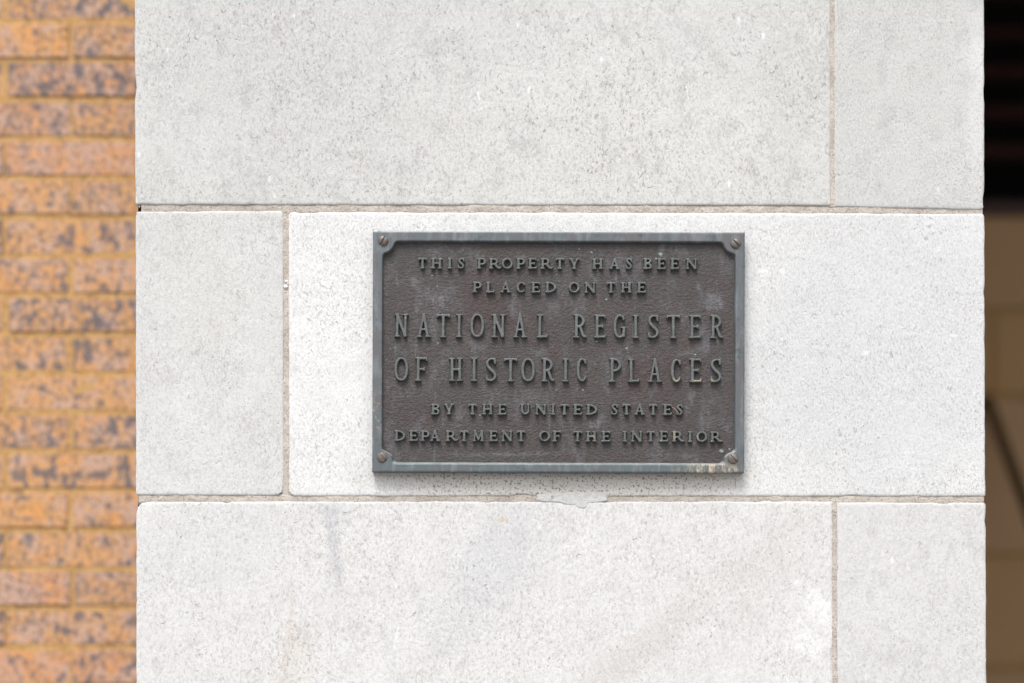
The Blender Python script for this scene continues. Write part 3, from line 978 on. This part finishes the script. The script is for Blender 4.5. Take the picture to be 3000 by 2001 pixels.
        C_(p1, [T_ + (S_ - T_) * math.sin(math.pi * min(1, max(0, (i - 1) / (len(p1) - 3)))) ** 1.3 for i in range(len(p1))])
    elif ch == 'O':
        w1 = S_ * .98
        p1 = ell(mid, .5, mid - w1 / 2, .505 - T_ * .5, 0, 360, 56, 2.25 if big else 2.0)
        C_(p1, [T_ * .9 + (w1 - T_ * .9) * abs(math.cos(R(360 * i / 56 + (0 if big else 14)))) for i in range(57)])
    elif ch in 'CG':
        w1 = S_
        p1 = ell(mid + .01, .5, mid - w1 / 2, .5 - T_ * .45, 42, 322 if ch == 'C' else 345, 44, 2.2 if big else 2.0)
        wd = [T_ * .95 + (w1 - T_ * .95) * max(0, -math.cos(R(42 + (280 if ch == 'C' else 303) * i / 44))) ** .8 for i in range(45)]
        C_(p1, wd)
        xe = p1[0][0]
        L_(xe, .985 - .03, xe + .01, .74 if big else .66, tk * 1.1, tk * .9)
        if ch == 'G':
            B_(W - S_ * 1.1, .04, W - S_ * .2, .46); B_(W - S_ * 1.1 - ov * 1.3, .46 - sh * .6, W + ov * .2, .46 + sh * .4)
    elif ch == 'S':
        if big:
            cps = [(W - .075, .84, T_), (W * .74, .945, T_ * .9), (W * .42, .955, T_), (W * .17, .84, S_ * .85), (W * .20, .67, S_), (W * .48, .50, S_ * 1.05),
                   (W * .80, .34, S_), (W * .84, .17, S_ * .85), (W * .60, .05, T_), (W * .30, .045, T_ * .9), (W * .10, .13, T_)]
            C_([(W - .07, .97), (W - .07, .76)], tk * 1.0); C_([(.06, .04), (.045, .22)], tk * 1.0)
        else:
            cps = [(W - .12, .80, T_), (W * .62, .925, T_), (W * .36, .90, T_ * 1.1), (W * .22, .76, S_ * .85), (W * .36, .60, S_), (W * .60, .46, S_ * 1.05),
                   (W * .78, .28, S_ * .9), (W * .66, .10, T_ * 1.1), (W * .38, .07, T_), (W * .16, .19, T_)]
            C_([(W - .11, .95), (W - .10, .68)], tk); C_([(.09, .05), (.08, .32)], tk)
        sp_ = spl(cps)
        C_([q[:2] for q in sp_], [q[2] for q in sp_])
    elif ch == 'U':
        x1, x2 = ov + S_ / 2, W - ov - T_ / 2
        B_(x1 - S_ / 2, .35, x1 + S_ / 2, 1); B_(x1 - S_ / 2 - ov, 1 - sh, x1 + S_ / 2 + ov, 1)
        B_(x2 - T_ / 2, .35, x2 + T_ / 2, 1); B_(x2 - T_ / 2 - ov, 1 - sh, x2 + T_ / 2 + ov, 1)
        p1 = ell((x1 + x2) / 2, .36, (x2 - x1) / 2, .36 - T_ / 2 - .005, 180, 360, 22)
        C_(p1, [S_ + (T_ - S_) * i / 22 for i in range(23)])
    d = comps[0]
    for q in comps[1:]:
        d = smin(d, q, k)
    return d


def relief(sdf, x0, z0, step, height, floor=None, flare=0.0, matslot=None):
    """clip a grid to sdf<0 (marching squares), lift by height(d, x, z), drop walls to floor. depth axis is -y"""
    nz_, nx_ = sdf.shape
    V, idx, F, sm, mi = [], {}, [], [], []

    def vert(key, x, z, d):
        if key not in idx:
            idx[key] = len(V)
            V.append((x, -height(d, x, z), z))
        return idx[key]
    edges = []
    for j in range(nz_ - 1):
        row = sdf[j:j + 2]
        for i in np.nonzero((np.minimum(np.minimum(row[0, :-1], row[0, 1:]), np.minimum(row[1, :-1], row[1, 1:])) < 0))[0]:
            cs = [(i, j), (i + 1, j), (i + 1, j + 1), (i, j + 1)]
            ds = [sdf[b, a] for a, b in cs]
            poly, onb = [], []
            for q in range(4):
                a, b = cs[q], cs[(q + 1) % 4]
                da, db = ds[q], ds[(q + 1) % 4]
                if da < 0:
                    poly.append(vert(('g', a), x0 + a[0] * step, z0 + a[1] * step, da)); onb.append(False)
                if (da < 0) != (db < 0):
                    t_ = da / (da - db)
                    t_ = min(.98, max(.02, t_))
                    key = ('e',) + tuple(sorted((a, b)))
                    poly.append(vert(key, x0 + (a[0] + (b[0] - a[0]) * t_) * step, z0 + (a[1] + (b[1] - a[1]) * t_) * step, 0.0)); onb.append(True)
            if len(poly) >= 3:
                F.append(tuple(poly)); sm.append(True)
                mi.append(0 if matslot is None else matslot(float(np.mean(ds)), V[poly[0]][0], V[poly[0]][2]))
                for q in range(len(poly)):
                    q2 = (q + 1) % len(poly)
                    if onb[q] and onb[q2]:
                        edges.append((poly[q], poly[q2]))
    if floor is not None:
        base = {}
        gz, gx = np.gradient(sdf, step)

        def low_(i):
            if i not in base:
                x, y, z = V[i]
                a = min(nx_ - 1, max(0, int(round((x - x0) / step)))); b = min(nz_ - 1, max(0, int(round((z - z0) / step))))
                n_ = math.hypot(gx[b, a], gz[b, a]) or 1
                base[i] = len(V)
                V.append((x + gx[b, a] / n_ * flare, -floor, z + gz[b, a] / n_ * flare))
            return base[i]
        for a, b in edges:
            F.append((b, a, low_(a), low_(b))); sm.append(False); mi.append(0)
    return V, F, sm, mi


# ------------------------------------------------------------------ the plaque
TH = 0.0135            # overall thickness
FLD = 0.0085           # height of the sunk field
pc = Q(1282.3, 808.3, -TH)           # centre of the front face
PWd = 854 * S * (DIST - TH) / DIST
PHt = 552.5 * S * (DIST - TH) / DIST
plaque = empty('bronze_plaque', (pc.x, 0, pc.z), 'weathered bronze plaque with raised lettering screwed to the limestone pier', 'plaque')
plaque.rotation_euler = (0, R(0.16), 0)
ROT = Matrix.Rotation(R(0.16), 3, 'Y')


def loc(px, py, y):      # photo px -> plaque-local x, z for things whose face stands at y
    p = P(px, py, y) - Vector((pc.x, 0, pc.z))
    p = ROT.inverted() @ Vector((p.x, 0, p.z))
    return p.x, p.z


screws = [loc(x * 3000 / 2351, z * 3000 / 2351, -TH) for x, z in ((880, 553), (1689, 559.3), (877, 1050), (1683, 1053.3))]
st_ = 0.00095
gx_ = np.arange(-PWd / 2 - .002, PWd / 2 + .0021, st_)
gz_ = np.arange(-PHt / 2 - .002, PHt / 2 + .0021, st_)
X, Z = np.meshgrid(gx_, gz_)
outer = rect(X, Z, -PWd / 2, -PHt / 2, PWd / 2, PHt / 2)
bw = 30 * K
inner = rect(X, Z, -PWd / 2 + bw, -PHt / 2 + bw + 0.0004, PWd / 2 - bw, PHt / 2 - bw)
for (sx, sz) in screws:
    cx_ = math.copysign(PWd / 2 - 0.0132, sx); cz2 = math.copysign(PHt / 2 - 0.0132, sz)
    circ = 0.0135 - np.hypot(X - cx_, Z - cz2)      # >0 inside the circle
    inner = -smin(-inner, -circ, 0.0055)
fr_sdf = np.maximum(outer, -inner)
OUT, INN = outer, inner


def samp(A, x, z):
    a = (x - gx_[0]) / st_; b = (z - gz_[0]) / st_
    i = int(min(max(a, 0), A.shape[1] - 1.001)); j = int(min(max(b, 0), A.shape[0] - 1.001))
    fa, fb = min(1, max(0, a - i)), min(1, max(0, b - j))
    return (A[j, i] * (1 - fa) + A[j, i + 1] * fa) * (1 - fb) + (A[j + 1, i] * (1 - fa) + A[j + 1, i + 1] * fa) * fb


def CVW(x, z):         # width of the sloped inner edge: broad at the foot, tight at the top
    fz = min(1.0, max(0.0, (-PHt / 2 + .032 - z) / .02)); fx = min(1.0, max(0.0, (x - PWd / 2 + .03) / .02))
    return 0.0009 + 0.0026 * fz + (1 - fz) * 0.0012 * fx



def fr_h(d, x, z):
    do = -samp(OUT, x, z); di = samp(INN, x, z)       # di > 0 outside the sunk field
    h_ = TH
    if do < 0.0011:
        h_ -= (0.0011 - max(0, do)) * 0.6
    cv = CVW(x, z)
    if di < cv:
        u = max(0.0, di) / cv
        h_ = min(h_, FLD - .0006 + (TH - FLD + .0006) * (1 - (1 - u) ** 1.6))
    return h_


def skylit_cove_slot(d, x, z):
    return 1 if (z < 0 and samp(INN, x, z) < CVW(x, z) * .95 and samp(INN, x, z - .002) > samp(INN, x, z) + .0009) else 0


V, F, sm, mi = relief(fr_sdf, gx_[0], gz_[0], st_, fr_h, floor=None, matslot=skylit_cove_slot)
# outer rim walls with a slight draft
n0 = len(V)
hw, hh_ = PWd / 2, PHt / 2
e_ = 0.0011
yf = -(TH - 0.0011 * .6)
V += [(-hw, yf, -hh_), (hw, yf, -hh_), (hw, yf, hh_), (-hw, yf, hh_)]
dr2 = .0016
V += [(-hw + dr2 * .3, 0.0008, -hh_ + dr2), (hw - dr2, 0.0008, -hh_ + dr2), (hw - dr2, 0.0008, hh_ - dr2 * .2), (-hw + dr2 * .3, 0.0008, hh_ - dr2 * .2)]
for k in range(4):
    k2 = (k + 1) % 4
    F.append((n0 + k2, n0 + k, n0 + 4 + k, n0 + 4 + k2)); sm.append(False)
F.append((n0 + 4, n0 + 7, n0 + 6, n0 + 5)); sm.append(False)
bo = mesh_obj('border', V, F, [m_border, m_cove_skylit], plaque, sm)
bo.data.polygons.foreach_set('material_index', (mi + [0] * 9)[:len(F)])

# sunk field: gently hammered sheet
nx, nz = 190, 122
V = []
fx0, fx1, fz0, fz1 = -PWd / 2 + bw - .0035, PWd / 2 - bw + .0035, -PHt / 2 + bw - .001, PHt / 2 - bw + .0035
for j in range(nz + 1):
    for i in range(nx + 1):
        x = fx0 + (fx1 - fx0) * i / nx; z = fz0 + (fz1 - fz0) * j / nz
        V.append((x, -(FLD - .0004 + .00022 * fbm(x, z, 60, 4, 3)), z))
F = [(j * (nx + 1) + i, j * (nx + 1) + i + 1, (j + 1) * (nx + 1) + i + 1, (j + 1) * (nx + 1) + i) for j in range(nz) for i in range(nx)]
mesh_obj('field', V, F, m_field, plaque, True)

# letters
LINES = [
    (SMALL, 31.0, 786.0, 788.0, "T1237.6 H1279 I1317.2 S1350.7 P1411 R1450 O1486.5 P1526 E1559.7 R1602 T1640.4 Y1682.5 H1751.4 A1801.2 S1842.8 B1898.2 E1938.5 E1977.3 N2026.3"),
    (SMALL, 31.0, 855.5, 857.5, "P1398.4 L1436.7 A1481.4 C1527.3 E1569.4 D1614 O1682 N1729 T1790.5 H1835.2 E1879"),
    (BIG, 68.0, 986.3, 990.5, "N1175.6 A1241.4 T1298 I1344.3 O1397.9 N1460.9 A1523.7 L1587.8 R1697.3 E1757.8 G1814.5 I1862.7 S1914.8 T1973 E2036.5 R2098.6"),
    (BIG, 68.5, 1115.0, 1119.2, "O1175.4 F1233.5 H1335.8 I1388.9 S1439.2 T1496 O1546.9 R1604.6 I1657.5 C1705.2 P1802.2 L1856.5 A1919.5 C1981.1 E2037.5 S2097.6"),
    (SMALL, 31.0, 1213.3, 1215.3, "B1275.6 Y1315.2 T1384.3 H1428.3 E1470.6 U1538.3 N1584.4 I1620.6 T1654 E1691.8 D1733.8 S1800.8 T1836.2 A1874 T1914.1 E1956.2 S1991"),
    (SMALL, 31.5, 1291.5, 1294.3, "D1171.9 E1210.7 P1245 A1275 R1323 T1360 M1401.7 E1445.1 N1485.3 T1526.8 O1595.7 F1631.8 T1692.3 H1732.5 E1775.4 I1811.5 N1865.6 T1906.6 E1945 R1987 I2022.4 O2056.1 R2098.7"),
]
LINES[5] = LINES[5][:4] + (LINES[5][4].replace('I1811.5', 'I1831'),)
LH = 0.0048            # relief of the letters
lib = {}


def letter_mesh(ch, st, cap):
    key = (ch, id(st))
    if key in lib:
        return lib[key]
    s_ = cap * K * (DIST - FLD - LH) / DIST
    step = s_ / (58 if st is BIG else 34)
    W = st['W'][ch]
    g1 = np.arange(-.10, W + .10, step / s_); g2 = np.arange(-.08, 1.1, step / s_)
    Xg, Zg = np.meshgrid(g1, g2)
    d = glyph(ch, st, Xg, Zg) * s_ + 0.00008
    d[0, :] = d[-1, :] = 1; d[:, 0] = d[:, -1] = 1
    rb = 0.00065
    top_h = LH - .0002

    def hf(dd, x, z):
        u = min(1.0, max(0.0, -dd / rb))
        return top_h - rb * (1 - math.sqrt(1 - (1 - u) ** 2)) + 0.00012 * mnoise.noise(Vector((x * 400, z * 400, hash(ch) % 7)))
    V, F, sm, _ = relief(d, (-.10 - W / 2) * s_, -.08 * s_, step, hf, floor=-.0008, flare=.00035)
    me = bpy.data.meshes.new('letter')
    me.from_pydata(V, [], F)
    me.polygons.foreach_set('use_smooth', sm)
    me.materials.append(m_letter)
    lib[key] = me
    return me


for (st, cap, b0, b1, txt) in LINES:
    items = txt.split()
    xs = [float(q[1:]) for q in items]
    for q, x in zip(items, xs):
        ch = q[0]
        me = letter_mesh(ch, st, cap)
        py = b0 + (b1 - b0) * (x - 1170) / (2100 - 1170)
        lx, lz = loc(x, py, -(FLD + LH))
        o = bpy.data.objects.new('letter', me)
        link(o, plaque)
        o.location = (lx + random.uniform(-.00015, .00015), -FLD + .0002, lz + random.uniform(-.00015, .00015))
        o.rotation_euler = (0, R(random.uniform(-.9, .9)), 0)
        k_ = cap / (68.0 if st is BIG else 31.0)
        o.scale = (random.uniform(.985, 1.015), random.uniform(.93, 1.0), random.uniform(.985, 1.015))

# slotted screws
def screw_mesh(slot, dome):
    r = 15 * K
    step = r / 26
    g1 = np.arange(-r * 1.15, r * 1.15, step)
    Xg, Zg = np.meshgrid(g1, g1)
    d = np.hypot(Xg, Zg) - r

    def hf(dd, x, z):
        q = min(1.0, math.hypot(x, z) / r)
        h_ = 0.0006 + dome * math.sqrt(max(0, 1 - q * q * .98))
        sd2 = abs(x) - .0010
        if sd2 < .0003:
            h_ -= slot * min(1, (.0003 - sd2) / .0005)
        return h_
    V, F, sm, _ = relief(d, g1[0], g1[0], step, hf, floor=-.0005)
    me = bpy.data.meshes.new('screw')
    me.from_pydata(V, [], F)
    me.polygons.foreach_set('use_smooth', [len(f_) < 0 for f_ in F] if False else sm)
    me.materials.append(m_screw)
    return me


for i, ((sx, sz), ang, slot) in enumerate(zip(screws, (30, -46, -38, -40), (.0021, .0021, .0006, .0013))):
    o = bpy.data.objects.new('screw', screw_mesh(slot, .0030 if i < 2 else .0022))
    link(o, plaque)
    o.location = (sx, -TH + .0002, sz)
    o.rotation_euler = (0, R(ang), 0)
    if slot < .001:
        o['label'] = 'screw with its slot almost filled by grime'

# a wisp of dry stem caught on the last letters of the STATES line
p0, p1 = P(1968.5, 1193.5, -.0128), P(1988.5, 1207.5, -.0128)
pts = [p0.lerp(p1, u) + Vector((0, -.0008 * math.sin(u * 3.1), .0007 * math.sin(u * 5))) for u in [i / 10 for i in range(11)]]
v, f = tube(pts, lambda u: .00022 + .00012 * u, 6)
o = mesh_obj('dry_stem', v, f, m_straw, None, True)
o['label'] = 'tiny curved wisp of dry stem caught on the raised letters of the plaque'; o['category'] = 'plant debris'
